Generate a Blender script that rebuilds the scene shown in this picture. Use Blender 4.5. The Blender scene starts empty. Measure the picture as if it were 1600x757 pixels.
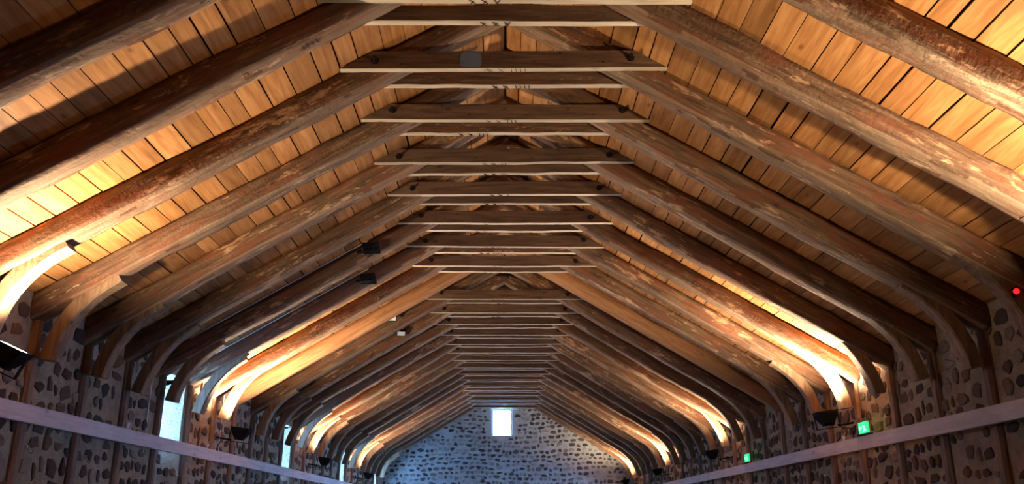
import bpy, bmesh, math, random
from mathutils import Vector, Matrix, noise

R = math.radians
SC = bpy.context.scene
COL = SC.collection
CAMZ = 1.65                      # eye height above the floor; heights below are given above the floor

# ------------------------------------------------------------------ camera
cam_d = bpy.data.cameras.new('camera')
cam_d.sensor_width = 36.0
cam_d.lens = 36.0 * 1340.0 / 1600.0
cam_d.clip_end = 500
cam = bpy.data.objects.new('camera', cam_d)
COL.objects.link(cam)
cam.location = (0.0, 0.0, CAMZ)
cam.rotation_euler = (R(90 + 18.04), 0, R(-0.50))
SC.camera = cam

# ------------------------------------------------------------------ sky and exposure
world = bpy.data.worlds.new('sky')
SC.world = world
world.use_nodes = True
bg = world.node_tree.nodes['Background']
bg.inputs[0].default_value = (0.17, 0.44, 1.0, 1)
SKY = 72.0
bg.inputs[1].default_value = SKY
vs = SC.view_settings
vs.view_transform = 'Standard'
vs.look = 'None'
vs.gamma = 1.0
vs.use_curve_mapping = False
vs.exposure = 0.3
SC.cycles.use_denoising = True
SC.cycles.max_bounces = 10
SC.cycles.diffuse_bounces = 6
SC.cycles.transparent_max_bounces = 12
SC.cycles.sample_clamp_indirect = 8.0

FLOOD_W = 900.0                  # each wall floodlight
FLOOD_COL = (1.0, 0.78, 0.54)

# ------------------------------------------------------------------ measures of the hall (metres)
P = 1.1                          # truss spacing
D25 = 6.11                       # near face of truss 25
NT = 26
TAN = 0.60
ANG = math.atan(TAN)
CA, SA = math.cos(ANG), math.sin(ANG)
ZC = 4.04 + CAMZ                 # underside of the collars
APEX = 4.97 + CAMZ               # underside of the roof boards at the ridge
RW = 0.26                        # rafter width along the hall
RD = 0.245                       # rafter depth
WX = 4.68                        # inner face of the side walls
OFF = 0.15                       # the wall with the exit lights stands a little further out
GY = D25 + 24 * P + 0.44         # inner face of the gable wall
BACK = -5.0
RAIL_TOP = 1.045 + CAMZ
RAIL_H = 0.165
def ty(n): return D25 + (25 - n) * P

# ------------------------------------------------------------------ material helpers
def new_mat(name):
    m = bpy.data.materials.new(name)
    m.use_nodes = True
    nt = m.node_tree
    b = nt.nodes['Principled BSDF']
    return m, nt, b
def N(nt, t, **kw):
    n = nt.nodes.new(t)
    for k, v in kw.items():
        if k.startswith('i_'):
            n.inputs[k[2:].replace('_', ' ')].default_value = v
        else:
            setattr(n, k, v)
    return n
def ramp(nt, fac, stops, interp='LINEAR'):
    r = nt.nodes.new('ShaderNodeValToRGB')
    r.color_ramp.interpolation = interp
    e = r.color_ramp.elements
    while len(e) < len(stops): e.new(0.5)
    for el, (p, c) in zip(e, stops):
        el.position = p
        el.color = (*c, 1) if len(c) == 3 else c
    nt.links.new(fac, r.inputs[0])
    return r.outputs[0]
def mix(nt, fac, a, b, mode='MIX'):
    m = nt.nodes.new('ShaderNodeMix'); m.data_type = 'RGBA'; m.blend_type = mode
    for s, v in ((m.inputs[0], fac), (m.inputs[6], a), (m.inputs[7], b)):
        if hasattr(v, 'is_output'): nt.links.new(v, s)
        elif isinstance(v, (int, float)): s.default_value = v
        else: s.default_value = (*v, 1) if len(v) == 3 else v
    return m.outputs[2]
def math_n(nt, op, a, b=0.0):
    m = nt.nodes.new('ShaderNodeMath'); m.operation = op
    for s, v in zip(m.inputs, (a, b)):
        if hasattr(v, 'is_output'): nt.links.new(v, s)
        else: s.default_value = v
    return m.outputs[0]
def rnd(nt):
    """one random number per object and per loose piece of a joined mesh"""
    o = nt.nodes.new('ShaderNodeObjectInfo'); g = nt.nodes.new('ShaderNodeNewGeometry')
    return math_n(nt, 'FRACT', math_n(nt, 'ADD', o.outputs['Random'], math_n(nt, 'MULTIPLY', g.outputs['Random Per Island'], 7.31)))
def coords(nt, scale=(1, 1, 1), shift=None):
    tc = nt.nodes.new('ShaderNodeTexCoord')
    mp = nt.nodes.new('ShaderNodeMapping')
    nt.links.new(tc.outputs['Object'], mp.inputs['Vector'])
    mp.inputs['Scale'].default_value = scale
    if shift is not None:
        c = nt.nodes.new('ShaderNodeCombineXYZ')
        for k in range(3): nt.links.new(math_n(nt, 'MULTIPLY', shift, 17.0 + 9 * k), c.inputs[k])
        nt.links.new(c.outputs[0], mp.inputs['Location'])
    return mp.outputs[0]
def noise_n(nt, vec, scale, detail=4.0, rough=0.55, dist=0.0):
    n = nt.nodes.new('ShaderNodeTexNoise')
    n.inputs['Scale'].default_value = scale; n.inputs['Detail'].default_value = detail
    n.inputs['Roughness'].default_value = rough; n.inputs['Distortion'].default_value = dist
    nt.links.new(vec, n.inputs['Vector'])
    return n.outputs['Fac']
def bump(nt, b, h, strength, dist):
    n = nt.nodes.new('ShaderNodeBump')
    n.inputs['Strength'].default_value = strength; n.inputs['Distance'].default_value = dist
    nt.links.new(h, n.inputs['Height']); nt.links.new(n.outputs[0], b.inputs['Normal'])

def wood(name, dark, mid, light, grain=(1.2, 14, 14), flecks=0.0, red=0.0, rough=0.75, vary=0.35, knots=True, bumps=0.006):
    """timber whose grain runs along its own x axis"""
    m, nt, b = new_mat(name)
    r = rnd(nt)
    v = coords(nt, grain, r)
    v2 = coords(nt, (1, 1, 1), r)
    g = noise_n(nt, v, 1.6, 6, 0.62, 0.6)
    c = ramp(nt, g, [(0.28, dark), (0.5, mid), (0.75, light)])
    if red:
        k = noise_n(nt, coords(nt, (1.3, 5, 5), r), 1.5, 5, 0.6, 0.4)
        f = ramp(nt, k, [(0.47, (0, 0, 0)), (0.60, (red,) * 3)])
        c = mix(nt, f, c, (mid[0] * 1.35, mid[1] * 0.78, mid[2] * 0.62))
    if flecks:
        k = noise_n(nt, coords(nt, (3.2, 14, 14), r), 1.5, 8, 0.70, 0.15)
        k2 = noise_n(nt, coords(nt, (1.0, 4, 4), r), 1.1, 2, 0.5)
        k = math_n(nt, 'ADD', math_n(nt, 'MULTIPLY', k, 0.62), math_n(nt, 'MULTIPLY', k2, 0.38))
        f = ramp(nt, k, [(0.555, (0, 0, 0)), (0.61, (flecks,) * 3)])
        c = mix(nt, f, c, (light[0] * 2.0, light[1] * 2.0, light[2] * 1.9))
    if knots:
        vo = nt.nodes.new('ShaderNodeTexVoronoi'); vo.inputs['Scale'].default_value = 2.6
        vo.inputs['Randomness'].default_value = 1.0
        nt.links.new(coords(nt, (0.75, 1.6, 1.6), r), vo.inputs['Vector'])
        f = ramp(nt, vo.outputs['Distance'], [(0.0, (0.9,) * 3), (0.06, (0.7,) * 3), (0.085, (0.25,) * 3), (0.15, (0, 0, 0))])
        c = mix(nt, f, c, (dark[0] * 0.7, dark[1] * 0.6, dark[2] * 0.5))
    # tone from piece to piece and slow stains along a piece
    s = noise_n(nt, v2, 1.1, 3, 0.5)
    tone = math_n(nt, 'ADD', math_n(nt, 'MULTIPLY', r, vary), math_n(nt, 'ADD', math_n(nt, 'MULTIPLY', s, 0.5), 0.75 - vary / 2))
    c = mix(nt, 1.0, c, tone, 'MULTIPLY')
    nt.links.new(c, b.inputs['Base Color'])
    b.inputs['Roughness'].default_value = rough
    b.inputs['Specular IOR Level'].default_value = 0.25
    h = math_n(nt, 'ADD', math_n(nt, 'MULTIPLY', g, 0.6), noise_n(nt, v2, 22, 4, 0.6))
    bump(nt, b, h, 0.55, bumps)
    return m

def plain(name, col, rough=0.5, metal=0.0, emit=None, strength=0.0):
    m, nt, b = new_mat(name)
    n = noise_n(nt, coords(nt), 35, 3)
    nt.links.new(mix(nt, n, tuple(x * 0.8 for x in col), tuple(min(1, x * 1.15) for x in col)), b.inputs['Base Color'])
    b.inputs['Roughness'].default_value = rough
    b.inputs['Metallic'].default_value = metal
    if emit:
        b.inputs['Emission Color'].default_value = (*emit, 1)
        b.inputs['Emission Strength'].default_value = strength
    return m

M = {}
M['log'] = wood('rough_log', (0.055, 0.028, 0.015), (0.135, 0.075, 0.040), (0.27, 0.165, 0.095), flecks=0.75, red=0.7, vary=0.30, bumps=0.02)
M['hewn'] = wood('hewn_timber', (0.060, 0.032, 0.018), (0.125, 0.068, 0.038), (0.20, 0.115, 0.066), vary=0.30, bumps=0.010)
M['pale_collar'] = wood('pale_collar_underside', (0.36, 0.27, 0.18), (0.53, 0.43, 0.31), (0.64, 0.54, 0.41), grain=(0.8, 9, 9), vary=0.30, bumps=0.004)
M['sawn'] = wood('sawn_timber', (0.24, 0.105, 0.042), (0.40, 0.19, 0.080), (0.52, 0.28, 0.13), vary=0.20)
M['brace'] = wood('brace_timber', (0.13, 0.075, 0.042), (0.25, 0.155, 0.09), (0.37, 0.245, 0.15), grain=(12, 12, 1.2), vary=0.35, bumps=0.010)
M['post'] = wood('post_timber', (0.11, 0.062, 0.040), (0.21, 0.13, 0.085), (0.31, 0.205, 0.14), vary=0.30, bumps=0.010)
M['board'] = wood('roof_board', (0.27, 0.105, 0.032), (0.44, 0.195, 0.062), (0.58, 0.305, 0.115), grain=(0.9, 10, 10), vary=0.55, rough=0.62, bumps=0.003)
M['rail'] = wood('rail_timber', (0.42, 0.36, 0.35), (0.55, 0.48, 0.46), (0.64, 0.57, 0.55), vary=0.12, bumps=0.004)
M['iron'] = plain('black_iron', (0.018, 0.014, 0.012), 0.55, 0.6)
M['black'] = plain('black_casing', (0.007, 0.007, 0.008), 0.8)
M['black'].node_tree.nodes['Principled BSDF'].inputs['Specular IOR Level'].default_value = 0.15
M['white'] = plain('white_plastic', (0.75, 0.75, 0.76), 0.4)
M['steel'] = plain('bright_steel', (0.85, 0.85, 0.88), 0.22, 1.0)
M['frame'] = plain('window_paint', (0.55, 0.56, 0.58), 0.5)
M['scratch'] = plain('cut_mark', (0.035, 0.018, 0.010), 0.9)
M['pale_blue'] = plain('pale_blue', (0.13, 0.17, 0.25), 0.9)
M['felt'] = plain('roof_felt', (0.020, 0.012, 0.008), 0.95)
M['lens_lit'] = plain('lit_lens', (0.9, 0.9, 0.9), 0.3, 0, (1.0, 0.90, 0.78), 30.0)
M['lens_off'] = plain('unlit_lens', (0.62, 0.66, 0.66), 0.12)
M['green'] = plain('green_light', (0.05, 0.6, 0.25), 0.4, 0, (0.02, 0.95, 0.32), 0.7)
M['green_mark'] = plain('green_light_figure', (0.6, 0.9, 0.7), 0.4, 0, (0.30, 1.0, 0.55), 1.3)
M['red'] = plain('red_light', (0.8, 0.02, 0.02), 0.4, 0, (1.0, 0.01, 0.01), 2.0)
def glass():
    m, nt, b = new_mat('window_glass')
    nt.nodes.remove(b)
    t = nt.nodes.new('ShaderNodeBsdfTransparent'); g = nt.nodes.new('ShaderNodeBsdfGlossy')
    g.inputs['Roughness'].default_value = 0.03
    mx = nt.nodes.new('ShaderNodeMixShader'); mx.inputs[0].default_value = 0.06
    nt.links.new(t.outputs[0], mx.inputs[1]); nt.links.new(g.outputs[0], mx.inputs[2])
    nt.links.new(mx.outputs[0], nt.nodes['Material Output'].inputs[0])
    return m
M['glass'] = glass()
def mortar(name, a, c_, d):
    m, nt, b = new_mat(name)
    v = coords(nt)
    n1 = noise_n(nt, v, 1.3, 6, 0.6); n2 = noise_n(nt, v, 9, 6, 0.65)
    col = ramp(nt, math_n(nt, 'ADD', math_n(nt, 'MULTIPLY', n1, 0.55), math_n(nt, 'MULTIPLY', n2, 0.45)), [(0.34, a), (0.5, c_), (0.66, d)])
    nt.links.new(col, b.inputs['Base Color'])
    b.inputs['Roughness'].default_value = 0.95
    b.inputs['Specular IOR Level'].default_value = 0.1
    h = math_n(nt, 'ADD', math_n(nt, 'MULTIPLY', n2, 1.0), noise_n(nt, v, 45, 5, 0.6))
    bump(nt, b, h, 0.95, 0.05)
    return m
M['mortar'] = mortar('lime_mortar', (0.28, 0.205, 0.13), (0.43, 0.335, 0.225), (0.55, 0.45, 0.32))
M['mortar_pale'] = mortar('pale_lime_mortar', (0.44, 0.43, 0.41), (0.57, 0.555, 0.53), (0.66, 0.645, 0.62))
def stone_mat(name, stops):
    m, nt, b = new_mat(name)
    r = rnd(nt)
    base = ramp(nt, r, stops, 'CONSTANT')
    v = coords(nt, (1, 1, 1))
    n = noise_n(nt, v, 14, 6, 0.65)
    col = mix(nt, 1.0, base, math_n(nt, 'ADD', math_n(nt, 'MULTIPLY', n, 0.9), 0.55), 'MULTIPLY')
    nt.links.new(col, b.inputs['Base Color'])
    b.inputs['Roughness'].default_value = 0.9
    b.inputs['Specular IOR Level'].default_value = 0.15
    bump(nt, b, math_n(nt, 'ADD', n, noise_n(nt, v, 50, 4)), 0.7, 0.02)
    return m
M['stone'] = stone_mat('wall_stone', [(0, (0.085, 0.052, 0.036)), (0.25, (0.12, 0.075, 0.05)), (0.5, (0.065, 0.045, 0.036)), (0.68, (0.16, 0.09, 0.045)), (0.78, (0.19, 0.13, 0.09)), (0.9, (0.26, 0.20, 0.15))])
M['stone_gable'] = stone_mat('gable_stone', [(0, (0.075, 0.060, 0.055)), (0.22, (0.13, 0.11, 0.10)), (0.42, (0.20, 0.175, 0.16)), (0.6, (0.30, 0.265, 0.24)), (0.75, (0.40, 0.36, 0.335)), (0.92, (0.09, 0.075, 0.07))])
M['floor'] = mortar('trodden_floor', (0.13, 0.11, 0.10), (0.20, 0.17, 0.15), (0.26, 0.22, 0.19))

# ------------------------------------------------------------------ object helpers
def obj(name, me, mat=None, parent=None, loc=(0, 0, 0), rot=None, mw=None, **props):
    o = bpy.data.objects.new(name, me)
    COL.objects.link(o)
    if mat and me is not None and len(me.materials) == 0: me.materials.append(mat)
    if parent: o.parent = parent
    if mw is not None: o.matrix_basis = mw
    else:
        o.location = loc
        if rot: o.rotation_euler = rot
    for k, v in props.items(): o[k] = v
    return o
def empty(name, loc=(0, 0, 0), rot=None, **props):
    o = obj(name, None, loc=loc, rot=rot, **props)
    o.empty_display_size = 0.1
    return o
def mesh(name, verts, faces, smooth=False):
    me = bpy.data.meshes.new(name)
    me.from_pydata([tuple(v) for v in verts], [], faces)
    me.update()
    if smooth:
        me.polygons.foreach_set('use_smooth', [True] * len(me.polygons))
    return me
def bm_mesh(name, bm, smooth=False):
    bmesh.ops.recalc_face_normals(bm, faces=bm.faces)
    me = bpy.data.meshes.new(name); bm.to_mesh(me); bm.free()
    if smooth: me.polygons.foreach_set('use_smooth', [True] * len(me.polygons))
    return me
def add_box(bm, lo, hi, bev=0.0):
    r = bmesh.ops.create_cube(bm, size=1)
    vsx = r['verts']
    for v in vsx:
        v.co = Vector([lo[k] + (v.co[k] + 0.5) * (hi[k] - lo[k]) for k in range(3)])
    if bev:
        es = list({e for v in vsx for e in v.link_edges})
        bmesh.ops.bevel(bm, geom=es, offset=bev, segments=1, affect='EDGES')
def box_mesh(name, lo, hi, bev=0.0):
    bm = bmesh.new(); add_box(bm, lo, hi, bev)
    return bm_mesh(name, bm)
def add_tube(bm, pts, rad, sides=6):
    rings = []
    for i, p in enumerate(pts):
        p = Vector(p)
        a = Vector(pts[max(i - 1, 0)]); c = Vector(pts[min(i + 1, len(pts) - 1)])
        t = (c - a).normalized()
        u = t.orthogonal().normalized() if i == 0 else (pu - t * pu.dot(t)).normalized()
        pu = u
        w = t.cross(u)
        rings.append([bm.verts.new(p + rad * (math.cos(2 * math.pi * k / sides) * u + math.sin(2 * math.pi * k / sides) * w)) for k in range(sides)])
    for a, c in zip(rings, rings[1:]):
        for k in range(sides):
            bm.faces.new((a[k], a[(k + 1) % sides], c[(k + 1) % sides], c[k]))
    bm.faces.new(rings[0]); bm.faces.new(rings[-1])
def nz(x, y, z): return noise.noise(Vector((x, y, z)))
def loft(name, sections, smooth=True):
    """closed rings of equal length joined into a solid"""
    n = len(sections[0]); verts = []; faces = []
    for s in sections: verts += s
    for i in range(len(sections) - 1):
        for k in range(n):
            a = i * n + k; b = i * n + (k + 1) % n
            faces.append((a, a + n, b + n, b))
    faces.append(tuple(range(n))); faces.append(tuple(reversed(range((len(sections) - 1) * n, len(sections) * n))))
    me = mesh(name, verts, faces, smooth)
    bm = bmesh.new(); bm.from_mesh(me); bmesh.ops.recalc_face_normals(bm, faces=bm.faces); bm.to_mesh(me); bm.free()
    return me

# ------------------------------------------------------------------ stone laying
def stone_outline(rg, w, h):
    k = rg.choice((5, 6, 7, 7, 8)); out = []
    p = rg.uniform(2.6, 5.5); ph = rg.uniform(0, 6.28); sk = rg.uniform(-0.16, 0.16)
    for i in range(k):
        a = ph + 2 * math.pi * (i + rg.uniform(-0.30, 0.30)) / k
        c, s = math.cos(a), math.sin(a)
        r = 1.0 / ((abs(c) ** p + abs(s) ** p) ** (1 / p)) * rg.uniform(0.74, 1.12)
        x, y = r * c * w / 2, r * s * h / 2
        out.append((x + sk * y, y))
    return out
def stone_geo(rg, w, h, proud):
    """rounded face stone: local x along the wall, y up, z out of the wall"""
    o = stone_outline(rg, w, h); k = len(o)
    vs_, fs = [], []
    for x, y in o: vs_.append((x, y, -0.03))
    for x, y in o: vs_.append((x * 0.97, y * 0.97, proud * 0.55 + rg.uniform(-0.3, 0.3) * proud))
    for x, y in o: vs_.append((x * 0.74, y * 0.72, proud * rg.uniform(0.8, 1.15)))
    for j in range(2):
        for i in range(k):
            a = j * k + i; b = j * k + (i + 1) % k
            fs.append((a, b, b + k, a + k))
    fs.append(tuple(range(2 * k, 3 * k)))
    return vs_, fs
def lay_stones(rg, u0, u1, v0, v1, inside, row_h, width, fill, gap):
    v = v0; out = []
    while v < v1:
        h = rg.uniform(*row_h); u = u0 + rg.uniform(-0.2, 0)
        while u < u1:
            w = rg.uniform(*width) * (0.75 if rg.random() < 0.3 else 1)
            hh = h * rg.uniform(0.72, 1.05)
            cu = u + w / 2; cv = v + h / 2 + rg.uniform(-0.22, 0.22) * h + 0.05 * math.sin(u * 1.3 + v)
            ok = inside(cu, cv, w / 2, hh / 2)
            if ok and rg.random() < fill:
                out.append((cu, cv, max(w - gap, 0.06), max(hh - gap * 0.8, 0.05)))
            u += w
        v += h
    return out
def place_stones(parent, stones, frame, mat, rg, proud, keep, infill_name):
    """frame: matrix taking (along, up, out) to the wall; the first `keep` stones become parts, the others one joined part"""
    vs_, fs = [], []
    for i, (u, v, w, h) in enumerate(stones):
        a, f = stone_geo(rg, w, h, rg.uniform(0.5, 1.2) * proud)
        rot = Matrix.Rotation(rg.uniform(-0.22, 0.22), 4, 'Z')
        if i < keep:
            obj('stone', mesh('stone', a, f), mat, parent, mw=frame @ Matrix.Translation((u, v, 0)) @ rot)
        else:
            b = len(vs_)
            mm = frame @ Matrix.Translation((u, v, 0)) @ rot
            vs_ += [mm @ Vector(p) for p in a]; fs += [tuple(x + b for x in q) for q in f]
    if vs_:
        o = obj(infill_name, mesh(infill_name, vs_, fs), mat, parent); o['kind'] = 'stuff'

# ------------------------------------------------------------------ floor, walls
obj('floor', box_mesh('floor', (-6, BACK - 1, -0.2), (6, GY + 1, 0)), M['floor'], kind='structure',
    label='pale trodden floor of the barn hall', category='floor')

def roof_z(x): return APEX - TAN * abs(x)
WIN_N = (20, 14, 8, 2)                                   # bays of the side windows: between truss n and n-1
WIN = [(ty(n) + RW + 0.06, ty(n - 1) - 0.05) for n in WIN_N]
WZ0, WZ1 = 0.93 + CAMZ, 1.97 + CAMZ
WT = 0.60
def side_prism(bm, sgn, y0, y1, z0, z1=None):
    """piece of a side wall; without z1 it runs up to the roof slope"""
    w = WX + (OFF if sgn > 0 else 0)
    xi, xo = sgn * w, sgn * (w + WT)
    ti = z1 if z1 else roof_z(w) - 0.004
    to = z1 if z1 else roof_z(w + WT) - 0.004
    v = [bm.verts.new(c) for c in ((xi, y0, z0), (xo, y0, z0), (xo, y0, to), (xi, y0, ti), (xi, y1, z0), (xo, y1, z0), (xo, y1, to), (xi, y1, ti))]
    for f in ((0, 1, 2, 3), (7, 6, 5, 4), (0, 4, 5, 1), (1, 5, 6, 2), (2, 6, 7, 3), (3, 7, 4, 0)):
        bm.faces.new([v[k] for k in f])
bm = bmesh.new()
y = BACK
for a, b in WIN:
    side_prism(bm, -1, y, a, 0); side_prism(bm, -1, a, b, 0, WZ0)
    # lintel piece
    side_prism(bm, -1, a, b, WZ1)
    y = b
side_prism(bm, -1, y, GY + WT, 0)
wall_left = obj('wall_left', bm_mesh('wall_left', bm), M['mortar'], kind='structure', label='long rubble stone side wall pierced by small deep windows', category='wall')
FILL_WIN_N = (23, 17, 13, 10, 8, 6, 4, 3, 2)                        # unseen openings added under the other wall's rail for cool fill light
FILL_WIN = [(ty(n) + RW + 0.02, ty(n - 1) - 0.02) for n in FILL_WIN_N]
LZ0, LZ1 = 0.55, 1.85
bm = bmesh.new(); y = BACK
for a, b in FILL_WIN:
    side_prism(bm, 1, y, a, 0); side_prism(bm, 1, a, b, 0, LZ0); side_prism(bm, 1, a, b, LZ1)
    y = b
side_prism(bm, 1, y, GY + WT, 0)
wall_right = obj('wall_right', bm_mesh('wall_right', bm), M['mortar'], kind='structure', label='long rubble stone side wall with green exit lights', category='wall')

# gable wall with its window
GX0, GX1, GZ0, GZ1 = -0.47, 0.30, 3.05 + CAMZ, 4.09 + CAMZ
def gable(name, y0, y1, hole):
    bm = bmesh.new()
    xs = sorted(x for x in {-WX, -3.0, -1.5, 0.0, 1.5, 3.0, WX + OFF, hole[0], hole[1]} if abs(x) <= WX + OFF)
    for a, b in zip(xs, xs[1:]):
        spans = [(0.0, None)]
        if a >= hole[0] - 1e-6 and b <= hole[1] + 1e-6: spans = [(0.0, hole[2]), (hole[3], None)]
        for z0, z1 in spans:
            ta = z1 if z1 is not None else roof_z(a) - 0.004
            tb = z1 if z1 is not None else roof_z(b) - 0.004
            if z0 >= max(ta, tb) - 0.01: continue
            v = [bm.verts.new(c) for c in ((a, y0, z0), (b, y0, z0), (b, y0, tb), (a, y0, ta), (a, y1, z0), (b, y1, z0), (b, y1, tb), (a, y1, ta))]
            for f in ((0, 1, 2, 3), (7, 6, 5, 4), (0, 4, 5, 1), (1, 5, 6, 2), (2, 6, 7, 3), (3, 7, 4, 0)):
                bm.faces.new([v[k] for k in f])
    return bm_mesh(name, bm)
wall_far = obj('wall_far', gable('wall_far', GY, GY + WT, (GX0, GX1, GZ0, GZ1)), M['mortar_pale'], kind='structure',
               label='gable wall of dark rubble stones in pale mortar', category='wall')
wall_back = obj('wall_back', gable('wall_back', BACK - WT, BACK, (9, 9.1, 0, 1)), M['mortar_pale'], kind='structure',
                label='plain gable wall closing the other end of the hall', category='wall')

rg = random.Random(5)
def in_gable(u, v, a, b):
    if v + b > roof_z(abs(u) + a) - 0.03: return False
    if u - a < -WX or u + a > WX + OFF: return False
    if GX0 - a - 0.02 < u < GX1 + a + 0.02 and GZ0 - b - 0.02 < v < GZ1 + b + 0.02: return False
    return True
st = lay_stones(rg, -WX, WX + OFF, 2.55, APEX, in_gable, (0.125, 0.205), (0.14, 0.33), 0.98, 0.046)
st.sort(key=lambda s: abs(s[1] - 4.6) + 0.15 * abs(s[0]))
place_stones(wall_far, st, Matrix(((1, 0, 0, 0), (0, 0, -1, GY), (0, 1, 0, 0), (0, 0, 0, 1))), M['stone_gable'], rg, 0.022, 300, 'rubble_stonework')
def side_inside(sgn):
    def f(u, v, a, b):
        if v + b > roof_z(WX + (OFF if sgn > 0 else 0)) - 0.03: return False
        for y0, y1 in (WIN if sgn < 0 else FILL_WIN):
            z0, z1 = (WZ0, WZ1) if sgn < 0 else (LZ0, LZ1)
            if y0 - a - 0.02 < u < y1 + a + 0.02 and z0 - b - 0.02 < v < z1 + b + 0.02: return False
        k = (u - (D25 + RW / 2)) / P
        if abs(k - round(k)) * P < 0.05 + a * 0.35: return False      # posts stand there
        return True
    return f
for sgn, w in ((-1, wall_left), (1, wall_right)):
    st = lay_stones(rg, 4.2, GY, 1.0, roof_z(WX), side_inside(sgn), (0.13, 0.24), (0.13, 0.36), 0.97 if sgn > 0 else 0.93, 0.046)
    # seen best: near, above eye level
    st.sort(key=lambda s: (0 if s[1] - CAMZ > 0.055 * s[0] - 0.15 and s[0] > 6.2 else 1, s[0]))
    fr = Matrix(((0, 0, -sgn, sgn * WX + (OFF if sgn > 0 else 0)), (1 if sgn < 0 else -1, 0, 0, 0), (0, 1, 0, 0), (0, 0, 0, 1)))
    if sgn > 0: st = [(-u, v, a, b) for u, v, a, b in st]
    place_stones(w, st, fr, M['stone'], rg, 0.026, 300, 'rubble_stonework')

# windows of the side wall and of the gable
def window(name, centre, w, h, rotz, label):
    e = empty(name, centre, (0, 0, rotz), kind='structure', label=label, category='window')
    bm = bmesh.new(); t = 0.05
    add_box(bm, (-w / 2, -0.03, -h / 2), (-w / 2 + t, 0.03, h / 2)); add_box(bm, (w / 2 - t, -0.03, -h / 2), (w / 2, 0.03, h / 2))
    add_box(bm, (-w / 2 + t, -0.03, -h / 2), (w / 2 - t, 0.03, -h / 2 + t)); add_box(bm, (-w / 2 + t, -0.03, h / 2 - t), (w / 2 - t, 0.03, h / 2))
    obj('window_frame', bm_mesh('window_frame', bm), M['frame'], e)
    obj('pane', box_mesh('pane', (-w / 2 + t, -0.004, -h / 2 + t), (w / 2 - t, 0.004, h / 2 - t)), M['glass'], e)
    return e
w1 = window('window_1', ((GX0 + GX1) / 2, GY + 0.42, (GZ0 + GZ1) / 2), GX1 - GX0, GZ1 - GZ0, 0, 'small bright square window high in the stone gable')
obj('window_mullion', box_mesh('window_mullion', (0.285, -0.05, -0.50), (0.315, 0.02, 0.50)), M['iron'], w1)
ORD = ['', 'first', 'second', 'third', 'fourth', 'fifth', 'sixth', 'seventh', 'eighth', 'ninth', 'tenth', 'eleventh', 'twelfth', 'thirteenth', 'fourteenth', 'fifteenth',
       'sixteenth', 'seventeenth', 'eighteenth', 'nineteenth', 'twentieth', 'twenty-first', 'twenty-second', 'twenty-third', 'twenty-fourth', 'twenty-fifth', 'twenty-sixth']
for i, (a, b) in enumerate(WIN):
    window('window_%d' % (i + 2), (-WX - 0.45, (a + b) / 2, (WZ0 + WZ1) / 2), b - a, WZ1 - WZ0, R(90),
           'deep side window in stone wall, just past the %s truss from the gable' % ORD[WIN_N[i]])
for i, (a, b) in enumerate(FILL_WIN):  # low windows added so cool sky light reaches rails and gable
    window('window_%d' % (i + 2 + len(WIN)), (WX + OFF + 0.45, (a + b) / 2, (LZ0 + LZ1) / 2), b - a, LZ1 - LZ0, R(90),
           'added fill-light opening under the rail, just past the %s truss from the gable' % ORD[FILL_WIN_N[i]])
# sky portals in the openings: they only guide the sampling of the sky
def portal(name, loc, rot, w, h):
    l = bpy.data.lights.new(name, 'AREA'); l.shape = 'RECTANGLE'; l.size = w; l.size_y = h
    l.cycles.is_portal = True
    o = bpy.data.objects.new(name, l); COL.objects.link(o); o.location = loc; o.rotation_euler = rot
portal('gable_portal', ((GX0 + GX1) / 2, GY + WT + 0.02, (GZ0 + GZ1) / 2), (R(-90), 0, 0), GX1 - GX0, GZ1 - GZ0)
for a, b in WIN:
    portal('side_portal', (-WX - WT - 0.02, (a + b) / 2, (WZ0 + WZ1) / 2), (0, R(-90), 0), WZ1 - WZ0, b - a)
for a, b in FILL_WIN:
    portal('fill_portal', (WX + OFF + WT + 0.02, (a + b) / 2, (LZ0 + LZ1) / 2), (0, R(90), 0), LZ1 - LZ0, b - a)

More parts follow.
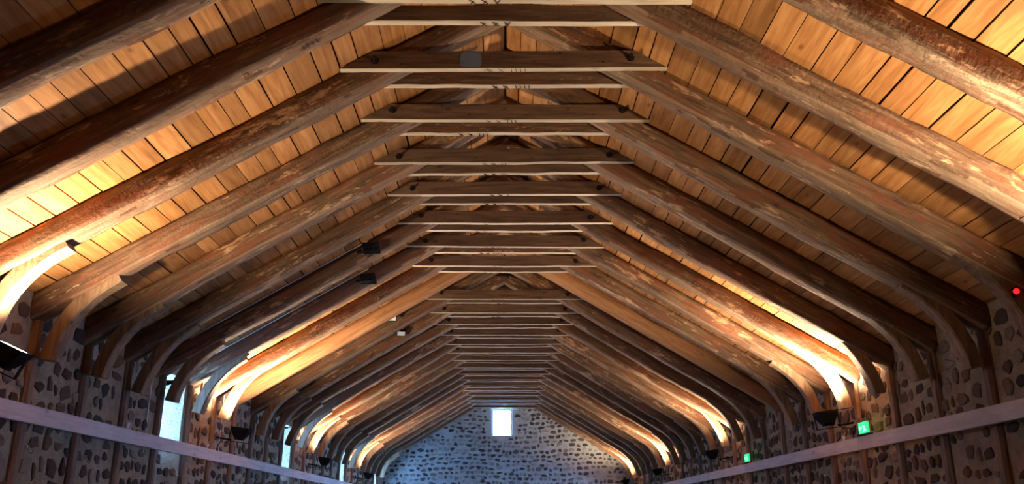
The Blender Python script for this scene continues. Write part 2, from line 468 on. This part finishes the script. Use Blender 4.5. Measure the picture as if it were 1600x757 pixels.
# ------------------------------------------------------------------ roof: deck above, boards below
EAVE = (WX + 0.45) / CA
for sgn, side in ((-1, 'left'), (1, 'right')):
    # local frame of a slope: x along the hall, y down the slope from the ridge, z up out of the roof
    fr = Matrix(((0, sgn * CA, sgn * SA, 0), (1, 0, 0, 0), (0, -SA, CA, APEX), (0, 0, 0, 1)))
    ex = Vector((0, 1, 0)); ey = Vector((sgn * CA, 0, -SA)); ez = Vector((sgn * SA, 0, CA))
    fr = Matrix((( ex.x, ey.x, ez.x, 0), (ex.y, ey.y, ez.y, 0), (ex.z, ey.z, ez.z, APEX), (0, 0, 0, 1)))
    deck = obj('ceiling_' + side, box_mesh('roof_deck', (BACK - 1, -0.03, 0.045), (GY + 1, EAVE + 0.4, 0.12)), M['felt'], mw=fr, kind='structure',
               label='sloping roof underside of orange pine boards, ' + ('rising above the windowed wall' if sgn < 0 else 'rising above the wall with exit lights'), category='ceiling')
    rg = random.Random(31 + sgn)
    edges = []
    sv, sf = [], []
    count = 0
    y0 = ty(27) + RW / 2
    starts = [y0 + 2 * P * k for k in range(14)]
    runs = [(s, s + 2 * P) for s in starts] + [(BACK, y0)]
    base_rows = None
    for gi, (a, b) in enumerate(runs):
        if b > GY: b = GY
        if a >= GY - 0.05: continue
        if base_rows is None or gi % 3 == 0:
            base_rows = []; s = 0.006
            while s < EAVE:
                wd = rg.choice((0.17, 0.20, 0.22, 0.24, 0.26)) + rg.uniform(-0.012, 0.012)
                base_rows.append((s, wd)); s += wd
        for s, wd in base_rows:
            gap = rg.choice((0.006, 0.009, 0.009, 0.013, 0.020))
            s0, s1 = s + gap / 2, s + wd - gap / 2
            zl = rg.uniform(0.0, 0.008); seg = 5
            vs_ = []
            ph = rg.uniform(0, 50)
            for k in range(seg + 1):
                xx = (a + 0.002) + (b - a - 0.004) * k / seg
                e0 = s0 + 0.005 * nz(xx * 1.1, ph, 0); e1 = s1 + 0.005 * nz(xx * 1.1, ph, 9)
                tw = rg.uniform(-0.0015, 0.0015)
                vs_ += [(xx, e0, zl + tw), (xx, e1, zl - tw), (xx, e1, zl + 0.028), (xx, e0, zl + 0.028)]
            fs = []
            for k in range(seg):
                q = 4 * k
                for j in range(4):
                    fs.append((q + j, q + (j + 1) % 4, q + 4 + (j + 1) % 4, q + 4 + j))
            fs += [(3, 2, 1, 0), (seg * 4, seg * 4 + 1, seg * 4 + 2, seg * 4 + 3)]
            if count < 300 and gi < len(runs) - 1 and s + wd < EAVE:
                cx, cy = (a + b) / 2, s + wd / 2
                obj('board', mesh('board', [(p[0] - cx, p[1] - cy, p[2]) for p in vs_], fs), M['board'], deck, (cx, cy, 0))
                count += 1
            else:
                o = len(sv); sv += vs_; sf += [tuple(q + o for q in f) for f in fs]
    if sv:
        o = obj('board_row', mesh('board_row', sv, sf), M['board'], deck); o['kind'] = 'stuff'

# ------------------------------------------------------------------ trusses
def log_mesh(seed, L, w, d, rough=1.0, segs=110, ring=20, sq=7.0, taper=0.0):
    """rough log: local x along, y across, z up; its top stays level at z=+d/2"""
    rg = random.Random(seed); secs = []
    ph = rg.uniform(0, 100)
    for i in range(segs + 1):
        t = i / segs; x = L * t
        bow = 0.030 * rough * nz(x * 0.45, ph, 1.7)
        sag = 0.026 * rough * nz(x * 0.5, ph, 5.1)
        sw = (1 + 0.14 * rough * nz(x * 0.9, ph, 8.3)) * (1 + taper * (t - 0.5))
        sd = (1 + 0.14 * rough * nz(x * 0.9, ph, 3.3)) * (1 + taper * (t - 0.5))
        ringv = []
        for k in range(ring):
            a = 2 * math.pi * (k + 0.5) / ring
            c, s = math.cos(a), math.sin(a)
            p = sq if s > 0 else sq - 2.6 * min(1.0, rough)
            r = 1.0 / ((abs(c) ** p + abs(s) ** p) ** (1 / p))
            j = 1 + rough * (0.07 * nz(x * 2.4, ph + 2.0 * c, 2.0 * s) + 0.050 * nz(x * 6, ph + 5 * c, 5 * s) + 0.022 * nz(x * 15, ph + 7 * c, 7 * s))
            y = r * c * w / 2 * sw * j + bow
            z = r * s * d / 2 * sd * j + sag
            if z > d / 2 - 0.001: z = d / 2 - 0.001
            ringv.append((x, y, z))
        secs.append(ringv)
    return loft('log', secs)
RL = (WX + 0.25) / CA
LOGS = [log_mesh(100 + k, RL, RW, RD, 1.0, taper=0.16) for k in range(10)]
M['pale_log'] = wood('pale_log_underside', (0.12, 0.070, 0.040), (0.235, 0.150, 0.090), (0.36, 0.245, 0.155), flecks=0.5, red=0.35, vary=0.35, bumps=0.015)
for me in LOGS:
    me.materials.append(M['log']); me.materials.append(M['pale_log'])
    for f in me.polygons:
        if f.normal.z < -0.80 + 0.45 * nz(f.center.x * 2.2, f.center.y * 9, me.polygons[0].center.y * 40): f.material_index = 1   # paler tone on faces that look down, ragged edge
SAWN = log_mesh(77, RL, 0.16, 0.27, 0.12, segs=20, ring=12, sq=9)
SAWN.materials.append(M['sawn'])

def collar_mesh(seed, half, h, t, wane, notch=0.0):
    """plank across the truss: local x across the hall, y along the hall, z up from its underside; ends cut to the roof slope"""
    rg = random.Random(seed); ph = rg.uniform(0, 99); n = 26; secs = []
    for i in range(n + 1):
        u = -1 + 2 * i / n
        ring = []
        for (yy, zz) in ((-t / 2, 0.004), (-t / 2 + 0.006, 0), (t / 2 - 0.006, 0), (t / 2, 0.004), (t / 2, h - 0.005), (t / 2 - 0.006, h), (-t / 2 + 0.006, h), (-t / 2, h - 0.005)):
            hx = half - 0.012 - zz / TAN
            x = u * hx
            low = zz < h / 2
            dz = wane * (0.012 * nz(x * 0.7, ph, 0.3) + 0.005 * nz(x * 4, ph, 2.2)) if low else 0.008 * nz(x * 0.9, ph, 7)
            dy = wane * (0.008 * nz(x * 2.5, ph, 4 + zz * 9) if low else 0.0)
            ring.append((x, yy + dy, zz + dz))
        secs.append(ring)
    return loft('collar', secs, smooth=False)
COLLARS = [collar_mesh(200 + k, (APEX - ZC) / TAN, 0.185, 0.07, (0.5, 0.8, 1.2, 0.6)[k % 4]) for k in range(8)]
COLLARS_B = [collar_mesh(240 + k, (APEX - ZC) / TAN, 0.165, 0.075, (1.0, 1.6, 1.4, 0.8)[k % 4]) for k in range(8)]
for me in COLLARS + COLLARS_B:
    me.materials.append(M['hewn']); me.materials.append(M['pale_collar'])
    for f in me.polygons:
        if f.normal.z < -0.6 and f.center.z < 0.05: f.material_index = 1      # paler tone on the underside that bears the numerals

BARK = []
for k in (1, 2):
    me = COLLARS_B[k].copy(); me.materials[0] = M['log']; BARK.append(me)    # planks that keep their bark side
def curved_mesh(name, ctrl, w, d0, d1, seed):
    """timber swept along a bezier in the x-z plane, w wide in y"""
    rg = random.Random(seed); ph = rg.uniform(0, 99)
    p0, p1, p2 = [Vector((c[0], 0, c[1])) for c in ctrl]; secs = []
    n = 22
    for i in range(n + 1):
        t = i / n
        p = p0 * (1 - t) ** 2 + p1 * 2 * t * (1 - t) + p2 * t * t
        tg = ((p1 - p0) * (1 - t) + (p2 - p1) * t).normalized()
        nr = Vector((-tg.z, 0, tg.x))
        d = d0 + (d1 - d0) * t
        ring = []
        q = 0.80
        for c, s in ((1, -q), (1, q), (q, 1), (-q, 1), (-1, q), (-1, -q), (-q, -1), (q, -1)):
            j = 1 + 0.08 * nz(t * 2.5, ph + c, s) + 0.03 * nz(t * 8, ph + 3 * c, 3 * s)
            ring.append(p + Vector((0, 1, 0)) * (c * w / 2 * j) + nr * (s * d / 2 * j))
        secs.append(ring)
    return loft(name, secs, smooth=False)
# brace: foot on the post, head under the rafter (x outward from the hall's middle, z above the floor)
def brace_ctrl(k):
    rg = random.Random(300 + k)
    return ((4.50 + rg.uniform(-.02, .02), 1.50 + CAMZ + rg.uniform(-.03, .05)), (4.40 + rg.uniform(-.04, .04), 2.06 + CAMZ), (3.90 + rg.uniform(-.05, .05), 2.365 + CAMZ + rg.uniform(-.01, .03)))
BR_L = [curved_mesh('brace', [(-c[0], c[1]) for c in brace_ctrl(k)], 0.17, 0.15, 0.145, 300 + k) for k in range(6)]
BR_R = [curved_mesh('brace', [(c[0] + OFF, c[1] - 0.05) for c in brace_ctrl(k + 3)], 0.17, 0.15, 0.145, 330 + k) for k in range(6)]
for me in BR_L + BR_R: me.materials.append(M['brace'])
PH = roof_z(4.72) - RD / CA + 0.05
POSTS = []
for k in range(5):
    me = log_mesh(400 + k, PH, 0.13, 0.20, 0.4, segs=30, ring=16, sq=12)
    me.polygons.foreach_set('use_smooth', [False] * len(me.polygons))
    me.materials.append(M['post']); POSTS.append(me)

def bolt_mesh():
    bm = bmesh.new()
    bmesh.ops.create_cone(bm, cap_ends=True, segments=6, radius1=0.024, radius2=0.024, depth=0.028, matrix=Matrix.Translation((0, -0.016, 0)) @ Matrix.Rotation(R(90), 4, 'X'))
    bmesh.ops.create_cone(bm, cap_ends=True, segments=10, radius1=0.038, radius2=0.038, depth=0.006, matrix=Matrix.Translation((0, -0.002, 0)) @ Matrix.Rotation(R(90), 4, 'X'))
    bmesh.ops.create_cone(bm, cap_ends=True, segments=8, radius1=0.012, radius2=0.012, depth=0.07, matrix=Matrix.Translation((0, -0.045, 0)) @ Matrix.Rotation(R(90), 4, 'X'))
    return bm_mesh('bolt', bm)
BOLT = bolt_mesh(); BOLT.materials.append(M['iron'])
NAIL = bpy.data.meshes.new('nail')
_b = bmesh.new(); bmesh.ops.create_cone(_b, cap_ends=True, segments=6, radius1=0.007, radius2=0.007, depth=0.008, matrix=Matrix.Rotation(R(90), 4, 'X')); _b.to_mesh(NAIL); _b.free()
NAIL.materials.append(M['iron'])

def carve(parent, text, loc, tall=0.056, step=0.082):
    """carpenter's numeral cut as straight strokes into a face that looks down, each stroke a piece of its own"""
    x = 0.0; h = tall / 2
    def stroke(ax, ay, bx, by):
        ay, by = -ay, -by                                 # read from below
        L = math.hypot(bx - ax, by - ay)
        me = box_mesh('carved_stroke', (-L / 2, -0.0030, -0.0015), (L / 2, 0.0030, 0.005))
        obj('carved_stroke', me, M['scratch'], parent, (loc[0] + (ax + bx) / 2, loc[1] + (ay + by) / 2, loc[2]), (0, 0, math.atan2(by - ay, bx - ax)))
    for ch in text:
        if ch == 'X':
            stroke(x - 0.026, h, x + 0.026, -h); stroke(x - 0.012, -h * 0.9, x + 0.014, h * 0.5); x += step * 1.25
        elif ch == 'V':
            stroke(x - 0.024, h, x, -h); stroke(x, -h, x + 0.024, h); x += step * 1.1
        else:
            stroke(x - 0.006, h, x + 0.002, -h); x += step * 0.52

ROMAN = {26: 'XXVI', 25: 'XXV', 24: 'XXIIII', 23: 'XXIII', 22: 'XXII', 21: 'XXI', 20: 'XX', 19: 'XVIIII', 18: 'XVIII', 16: 'XVI', 15: 'XV'}
LOOK = {26: 'log truss standing before the first beam marked with cut strokes',
        25: 'log truss with strokes XXV cut under its pale collar beams',
        24: 'log truss with a pale blue patch on its collar and strokes XXIIII',
        23: 'log truss with strokes XXIII and ragged bark along its collar',
        20: 'log truss with collar beams, whose brace stands over a floodlight and exit light',
        17: 'plain sawn truss of two orange rafters without any collar beam'}
for n in range(NT, 0, -1):
    rg = random.Random(900 + n)
    yn = ty(n)
    label = LOOK.get(n, 'log truss with doubled collar beam, %s from the stone gable wall' % ORD[n])
    T = empty('roof_truss', (0, yn, 0), label=label, category='roof truss', group='roof trusses along the hall')
    zj = rg.uniform(-0.012, 0.012)
    for sgn in (-1, 1):
        ex = Vector((sgn * CA, 0, -SA)); ez = Vector((sgn * SA, 0, CA)); ey = ez.cross(ex)
        org = Vector((0, RW / 2, APEX)) - ez * (RD / 2 + 0.001) + ex * (0.0 if sgn < 0 else 0.0)
        mw = Matrix(((ex.x, ey.x, ez.x, org.x), (ex.y, ey.y, ez.y, org.y), (ex.z, ey.z, ez.z, org.z), (0, 0, 0, 1)))
        if n == 17:
            obj('rafter', SAWN, None, T, mw=mw)
        else:
            rf = obj('rafter', LOGS[(n * 2 + (sgn > 0) + n // 5) % 10], None, T, mw=mw)
            if n in (24, 25, 22) and sgn < 0:
                carve(rf, 'IIII' if n != 22 else 'III', (1.95, 0.03, -RD / 2 + 0.002))
        pm = Matrix(((0, 0, sgn, sgn * (4.72 + OFF)), (0, 1, 0, RW / 2 + rg.uniform(-.015, .015)), (1, 0, 0, 0), (0, 0, 0, 1)))
        if sgn < 0: pm = Matrix(((0, 0, -1, -4.72), (0, -1, 0, RW / 2 + rg.uniform(-.015, .015)), (-1 * -1, 0, 0, 0), (0, 0, 0, 1)))
        obj('post', POSTS[(n + (sgn > 0) * 2) % 5], None, T, mw=pm)
        if n != 17:
            obj('brace', (BR_L if sgn < 0 else BR_R)[(n * 5 + n // 6) % 6], None, T, (0, RW / 2 + rg.uniform(-.02, .02), 0))
    if n != 17:
        tilt = rg.uniform(-0.004, 0.004) + (-0.006 if n > 20 else 0)
        ca = obj('collar', COLLARS[n % 8], None, T, (rg.uniform(-.02, .02), -0.035, ZC + zj), (0, tilt, 0))
        cb = obj('collar', BARK[n % 2] if n in (24, 23, 19) else COLLARS_B[(n * 3) % 8], None, T, (rg.uniform(-.02, .02), RW + 0.0375, ZC + zj), (0, tilt, 0))
        if n >= 10:
            for sx in (-1, 1):
                obj('bolt', BOLT, None, ca, (sx * 1.22 + rg.uniform(-.03, .03), -0.035, 0.10 + rg.uniform(-.02, .02)))
        if n >= 20:
            for q in range(7):
                obj('nail', NAIL, None, ca, (-0.95 + 0.31 * q + rg.uniform(-.08, .08), -0.036, 0.05 + 0.09 * (q % 2) + rg.uniform(-.02, .02)))
        if n in ROMAN:
            carve(ca, ROMAN[n], (-0.20 + rg.uniform(-.1, .1), 0, -0.002))
            carve(cb, ROMAN[n], (-0.38 + rg.uniform(-.15, .3), 0, -0.004))
        if n == 24:  # pale blue patch on the near face of the collar
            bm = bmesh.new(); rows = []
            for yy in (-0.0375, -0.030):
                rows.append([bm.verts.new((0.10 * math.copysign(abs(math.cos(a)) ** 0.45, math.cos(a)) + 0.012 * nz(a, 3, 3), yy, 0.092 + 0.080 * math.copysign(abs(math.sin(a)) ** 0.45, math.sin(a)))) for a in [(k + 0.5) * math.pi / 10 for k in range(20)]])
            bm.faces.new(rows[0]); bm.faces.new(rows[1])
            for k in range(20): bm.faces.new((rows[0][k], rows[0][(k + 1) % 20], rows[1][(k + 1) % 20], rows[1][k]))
            obj('pale_patch', bm_mesh('pale_patch', bm), M['pale_blue'], ca, (-0.31, 0, 0), label='pale blue patch')

# ------------------------------------------------------------------ long rails on the posts
for i, (sgn, joints, lab) in enumerate(((-1, (2.0, 6.4, 11.62, 16.6, 22.1, 27.6, GY - 0.01), 'pale timber rail along the wall pierced by windows'),
                                        (1, (2.0, 6.6, 11.45, 17.0, 22.5, 28.0, GY - 0.01), 'pale timber rail along the wall with green exit lights'))):
    top = RAIL_TOP - (0.0 if sgn > 0 else 0)
    e = empty('trim_%d' % (i + 1), (sgn * 4.50 + (OFF if sgn > 0 else 0), 0, top), kind='structure', label=lab, category='rail')
    for a, b in zip(joints, joints[1:]):
        L = b - a - 0.006
        bm = bmesh.new()
        add_box(bm, (0, -0.025, -RAIL_H), (L, 0.025, 0), 0.004)
        obj('plank', bm_mesh('plank', bm), M['rail'], e, (0, a, 0), (0, 0, R(90)))

# ------------------------------------------------------------------ floodlights
def flood_parts():
    """casing opening along +z (the way it shines), 0.26 wide"""
    bm = bmesh.new()
    top = [(-0.14, -0.095, 0.05), (0.14, -0.095, 0.05), (0.14, 0.095, 0.05), (-0.14, 0.095, 0.05)]
    rim = [(x * 0.99, y_ * 0.99, 0.02) for x, y_, z in top]
    bot = [(x * 0.55, y_ * 0.62, -0.10) for x, y_, z in top]
    L = [[bm.verts.new(p) for p in r_] for r_ in (bot, rim, top)]
    for a, b in zip(L, L[1:]):
        for k in range(4): bm.faces.new((a[k], a[(k + 1) % 4], b[(k + 1) % 4], b[k]))
    bm.faces.new(L[0][::-1]); bm.faces.new(L[2])
    for k in range(5):
        xx = -0.06 + 0.03 * k
        add_box(bm, (xx - 0.004, -0.05, -0.13), (xx + 0.004, 0.05, -0.09))
    case = bm_mesh('casing', bm); case.materials.append(M['black'])
    bm = bmesh.new()
    t = 0.012
    for lo, hi in (((-0.146, -0.101, 0.045), (0.146, -0.080, 0.060)), ((-0.146, 0.080, 0.045), (0.146, 0.101, 0.060)), ((-0.146, -0.080, 0.045), (-0.122, 0.080, 0.060)), ((0.122, -0.080, 0.045), (0.146, 0.080, 0.060))):
        add_box(bm, lo, hi)
    bez = bm_mesh('bezel', bm); bez.materials.append(M['black'])
    bm = bmesh.new()
    add_box(bm, (-0.165, -0.018, -0.16), (-0.157, 0.018, 0.01)); add_box(bm, (0.157, -0.018, -0.16), (0.165, 0.018, 0.01)); add_box(bm, (-0.165, -0.018, -0.168), (0.165, 0.018, -0.160))
    br = bm_mesh('bracket', bm); br.materials.append(M['black'])
    lens = box_mesh('lens', (-0.122, -0.080, 0.0505), (0.122, 0.080, 0.056))
    return case, bez, br, lens
CASE, BEZ, BRK, LENS = flood_parts()
LENS_ON = LENS; LENS_ON.materials.append(M['lens_lit'])
LENS_OFF = LENS.copy(); LENS_OFF.materials.clear(); LENS_OFF.materials.append(M['lens_off'])
def floodlight(loc, direction, lit, label, group, spin=0.0):
    q = Vector(direction).to_track_quat('Z', 'Y').to_matrix().to_4x4() @ Matrix.Rotation(spin, 4, 'Z')
    e = empty('floodlight', loc, label=label, category='floodlight', group=group)
    e.matrix_basis = Matrix.Translation(loc) @ q
    obj('casing', CASE, None, e); obj('bezel', BEZ, None, e); obj('bracket', BRK, None, e)
    obj('lens', LENS_ON if lit else LENS_OFF, None, e)
    return e, q
WALL_LAMPS = [(-1, n) for n in (24, 18, 12, 6)] + [(1, n) for n in (26, 20, 14, 8, 2)]
for sgn, n in WALL_LAMPS:
    yl = ty(n) - 0.10
    ox = OFF if sgn > 0 else 0.0
    p = Vector((sgn * 4.12 + ox, yl, 1.33 + CAMZ))
    d = Vector((-sgn * (0.45 if n == 24 else 0.14), 0.0, 1.0)).normalized()
    e, q = floodlight(p, d, True, 'lit black floodlight on the %s at the %s truss from the gable' % ('windowed wall' if sgn < 0 else 'exit-light wall', ORD[n]), 'wall floodlights', R(90))
    # arm back to the post, cable down to the rail
    inv = e.matrix_basis.inverted()
    bm = bmesh.new()
    add_tube(bm, [inv @ Vector(c) for c in ((sgn * 4.27 + ox, yl, 1.21 + CAMZ), (sgn * 4.40 + ox, yl + 0.08, 1.23 + CAMZ), (sgn * 4.54 + ox, yl + 0.16, 1.26 + CAMZ))], 0.014, 8)
    obj('arm', bm_mesh('arm', bm), M['black'], e)
    bm = bmesh.new()
    pts = [Vector((sgn * 4.27 + ox, yl + 0.02, 1.22 + CAMZ)), Vector((sgn * 4.34 + ox, yl + 0.02, 1.17 + CAMZ)), Vector((sgn * 4.44 + ox, yl + 0.05, 1.18 + CAMZ)), Vector((sgn * 4.50 + ox, yl + 0.10, 1.12 + CAMZ)), Vector((sgn * 4.505 + ox, yl + 0.13, 1.05 + CAMZ))]
    add_tube(bm, [inv @ c for c in pts], 0.007, 6)
    obj('power_cable', bm_mesh('power_cable', bm), M['black'], e)
    l = bpy.data.lights.new('floodlight_beam', 'SPOT')
    l.energy = FLOOD_W * (0.65 if n == 24 else 1.0 if n > 17 else 0.5); l.color = FLOOD_COL; l.spot_size = R(156); l.spot_blend = 0.85; l.shadow_soft_size = 0.05
    lo = bpy.data.objects.new('floodlight_beam', l); COL.objects.link(lo)
    lo.parent = e; lo.matrix_basis = Matrix.Translation((0, 0, 0.10)) @ Matrix.Rotation(math.pi, 4, 'X')

# unlit floodlights on the rafters, all on the slope above the windows
for n, x, z, d, lab in ((20, -1.88, 3.66, (0.2, 0.75, 0.50), 'black floodlight turned away from view on the twentieth truss from the gable'),
                        (19, -2.08, 3.52, (0.25, 0.75, 0.45), 'black floodlight turned away from view on the nineteenth truss from the gable'),
                        (16, -2.13, 3.66, (0.10, -0.75, -0.75), 'small spotlight showing its pale glass on the sixteenth truss from the gable'),
                        (15, -2.08, 3.60, (0.15, -0.70, -0.75), 'small spotlight showing its pale glass on the fifteenth truss from the gable')):
    e, q = floodlight(Vector((x, ty(n) - (0.15 if n < 18 else 0.19), z + CAMZ - (0 if n < 18 else 0.05))), d, False, lab, 'rafter spotlights')
    e.scale = (0.62, 0.62, 0.62) if n < 18 else (0.85, 0.85, 0.85)

# ------------------------------------------------------------------ small things on the walls
def exit_light(y_, label):
    e = empty('exit_light', (4.50 + OFF, y_, RAIL_TOP), label=label, category='exit light', group='green exit lights')
    obj('base', box_mesh('base', (-0.045, -0.17, 0.0), (0.03, 0.17, 0.025), 0.004), M['black'], e)
    obj('light_panel', box_mesh('light_panel', (-0.03, -0.14, 0.025), (0.0, 0.14, 0.175), 0.006), M['green'], e)
    bm = bmesh.new()                                      # running figure and arrow
    def st_(a, b, w=0.009):
        a = Vector(a); b = Vector(b); d = (b - a).normalized(); nn = Vector((-d.y, d.x)) * w
        v = [bm.verts.new((xx, p.x, p.y)) for xx in (-0.0335, -0.0290) for p in (a + nn, a - nn, b - nn, b + nn)]
        for f in ((0, 1, 2, 3), (7, 6, 5, 4), (0, 4, 5, 1), (1, 5, 6, 2), (2, 6, 7, 3), (3, 7, 4, 0)): bm.faces.new([v[k] for k in f])
    st_((-0.02, 0.145), (-0.02, 0.153)); st_((-0.03, 0.13), (-0.045, 0.09)); st_((-0.045, 0.09), (-0.02, 0.07)); st_((-0.02, 0.07), (-0.03, 0.045))
    st_((-0.045, 0.09), (-0.07, 0.065)); st_((-0.07, 0.065), (-0.10, 0.065)); st_((-0.03, 0.125), (-0.002, 0.11)); st_((-0.035, 0.12), (-0.07, 0.11))
    st_((0.03, 0.1), (0.11, 0.1)); st_((0.11, 0.1), (0.08, 0.125)); st_((0.11, 0.1), (0.08, 0.075))
    obj('figure', bm_mesh('figure', bm), M['green_mark'], e)
exit_light(11.22, 'green exit light on the rail beside the floodlight of the twentieth truss')
exit_light(16.80, 'green exit light on the rail between the fifteenth and sixteenth trusses')

bm = bmesh.new(); bmesh.ops.create_uvsphere(bm, u_segments=12, v_segments=8, radius=0.026)
ledp = empty('indicator_light', (4.47, ty(24) + 0.01, 1.91 + CAMZ), label='small glowing red indicator light on a curved brace', category='indicator light')
obj('bulb', bm_mesh('bulb', bm, True), M['red'], ledp)
obj('socket', box_mesh('socket', (-0.02, 0.0, -0.035), (0.02, 0.06, 0.035), 0.004), M['black'], ledp)

def hook_mesh():
    bm = bmesh.new()
    pts = [(0, 0, 0.03)] + [(0.035 + 0.022 * math.cos(a), 0, -0.01 + 0.022 * math.sin(a)) for a in [math.pi * 0.9 + k * 0.42 for k in range(11)]]
    add_tube(bm, pts, 0.008, 6)
    bmesh.ops.create_cone(bm, cap_ends=True, segments=10, radius1=0.022, radius2=0.018, depth=0.008, matrix=Matrix.Translation((0.002, 0, 0.03)) @ Matrix.Rotation(R(90), 4, 'Y'))
    return bm_mesh('wall_hook', bm, True)
HOOK = hook_mesh(); HOOK.materials.append(M['steel'])
hooks = [(-1, 8.62, 0.66, 'between the twenty-third and twenty-second posts of the windowed wall'), (-1, 9.85, 0.65, 'between the twenty-second and twenty-first posts of the windowed wall'),
         (-1, 12.55, 0.62, 'under the first window of the windowed wall'), (1, 13.1, 0.66, 'past the nineteenth post of the exit-light wall'),
         (1, 12.05, 0.66, 'past the twentieth post of the exit-light wall'), (1, 7.65, 0.74, 'past the twenty-fourth post of the exit-light wall')]
for sgn, y_, z, where in hooks:
    obj('wall_hook', HOOK, None, None, (sgn * (WX - 0.03) + (OFF if sgn > 0 else 0), y_, z + CAMZ), (0, 0, 0 if sgn < 0 else math.pi),
        label='small steel hook under the rail, ' + where, category='hook', group='steel hooks under the rails')
def cup_mesh():
    bm = bmesh.new()
    bmesh.ops.create_cone(bm, cap_ends=True, segments=12, radius1=0.018, radius2=0.028, depth=0.06, matrix=Matrix.Translation((0, 0, 0.03)))
    bmesh.ops.create_cone(bm, cap_ends=True, segments=12, radius1=0.031, radius2=0.031, depth=0.008, matrix=Matrix.Translation((0, 0, 0.062)))
    add_tube(bm, [(0, 0, 0.06), (0.01, 0, 0.09), (0.03, 0, 0.10)], 0.006, 6)
    return bm_mesh('cable_socket', bm, True)
CUP = cup_mesh(); CUP.materials.append(M['white'])
for sgn, y_, where in ((-1, 10.45, 'rail at the twenty-first post of the windowed wall'), (-1, 13.35, 'rail under a floodlight of the windowed wall'), (1, 11.95, 'rail just past the twentieth post of the exit-light wall')):
    obj('cable_socket', CUP, None, None, (sgn * 4.50 + (OFF if sgn > 0 else 0), y_, RAIL_TOP - (0.0 if sgn > 0 else 0) + 0.0), None,
        label='small white cable socket on the ' + where, category='socket', group='white sockets on the rails')
def cable(pts, rad, label, mat):
    bm = bmesh.new()
    o = Vector(pts[0])
    add_tube(bm, [Vector(p) - o for p in pts], rad, 6)
    obj('cable', bm_mesh('cable', bm, True), M[mat], None, o, label=label, category='cable', group='cables on the timbers')
for n, a in ((20, 1.95), (19, 2.1)):
    yy = ty(n) - 0.012
    pts = [(-x, yy - 0.004 * (k % 2), roof_z(x) - 0.012) for k, x in enumerate([a + (4.3 - a) * j / 10 for j in range(11)])]
    cable(pts, 0.008, 'white cable clipped along the rafter of the %s truss from the gable' % ORD[n], 'white')
for y_, nm in ((11.40, 'the twentieth'), (14.40, 'the eighteenth')):
    cable([(-4.66, y_, RAIL_TOP - 0.2), (-4.67, y_ + 0.01, 3.1), (-4.66, y_, roof_z(4.72) - 0.05)], 0.009, 'cable running up the stone wall beside the post of %s truss' % nm, 'white')
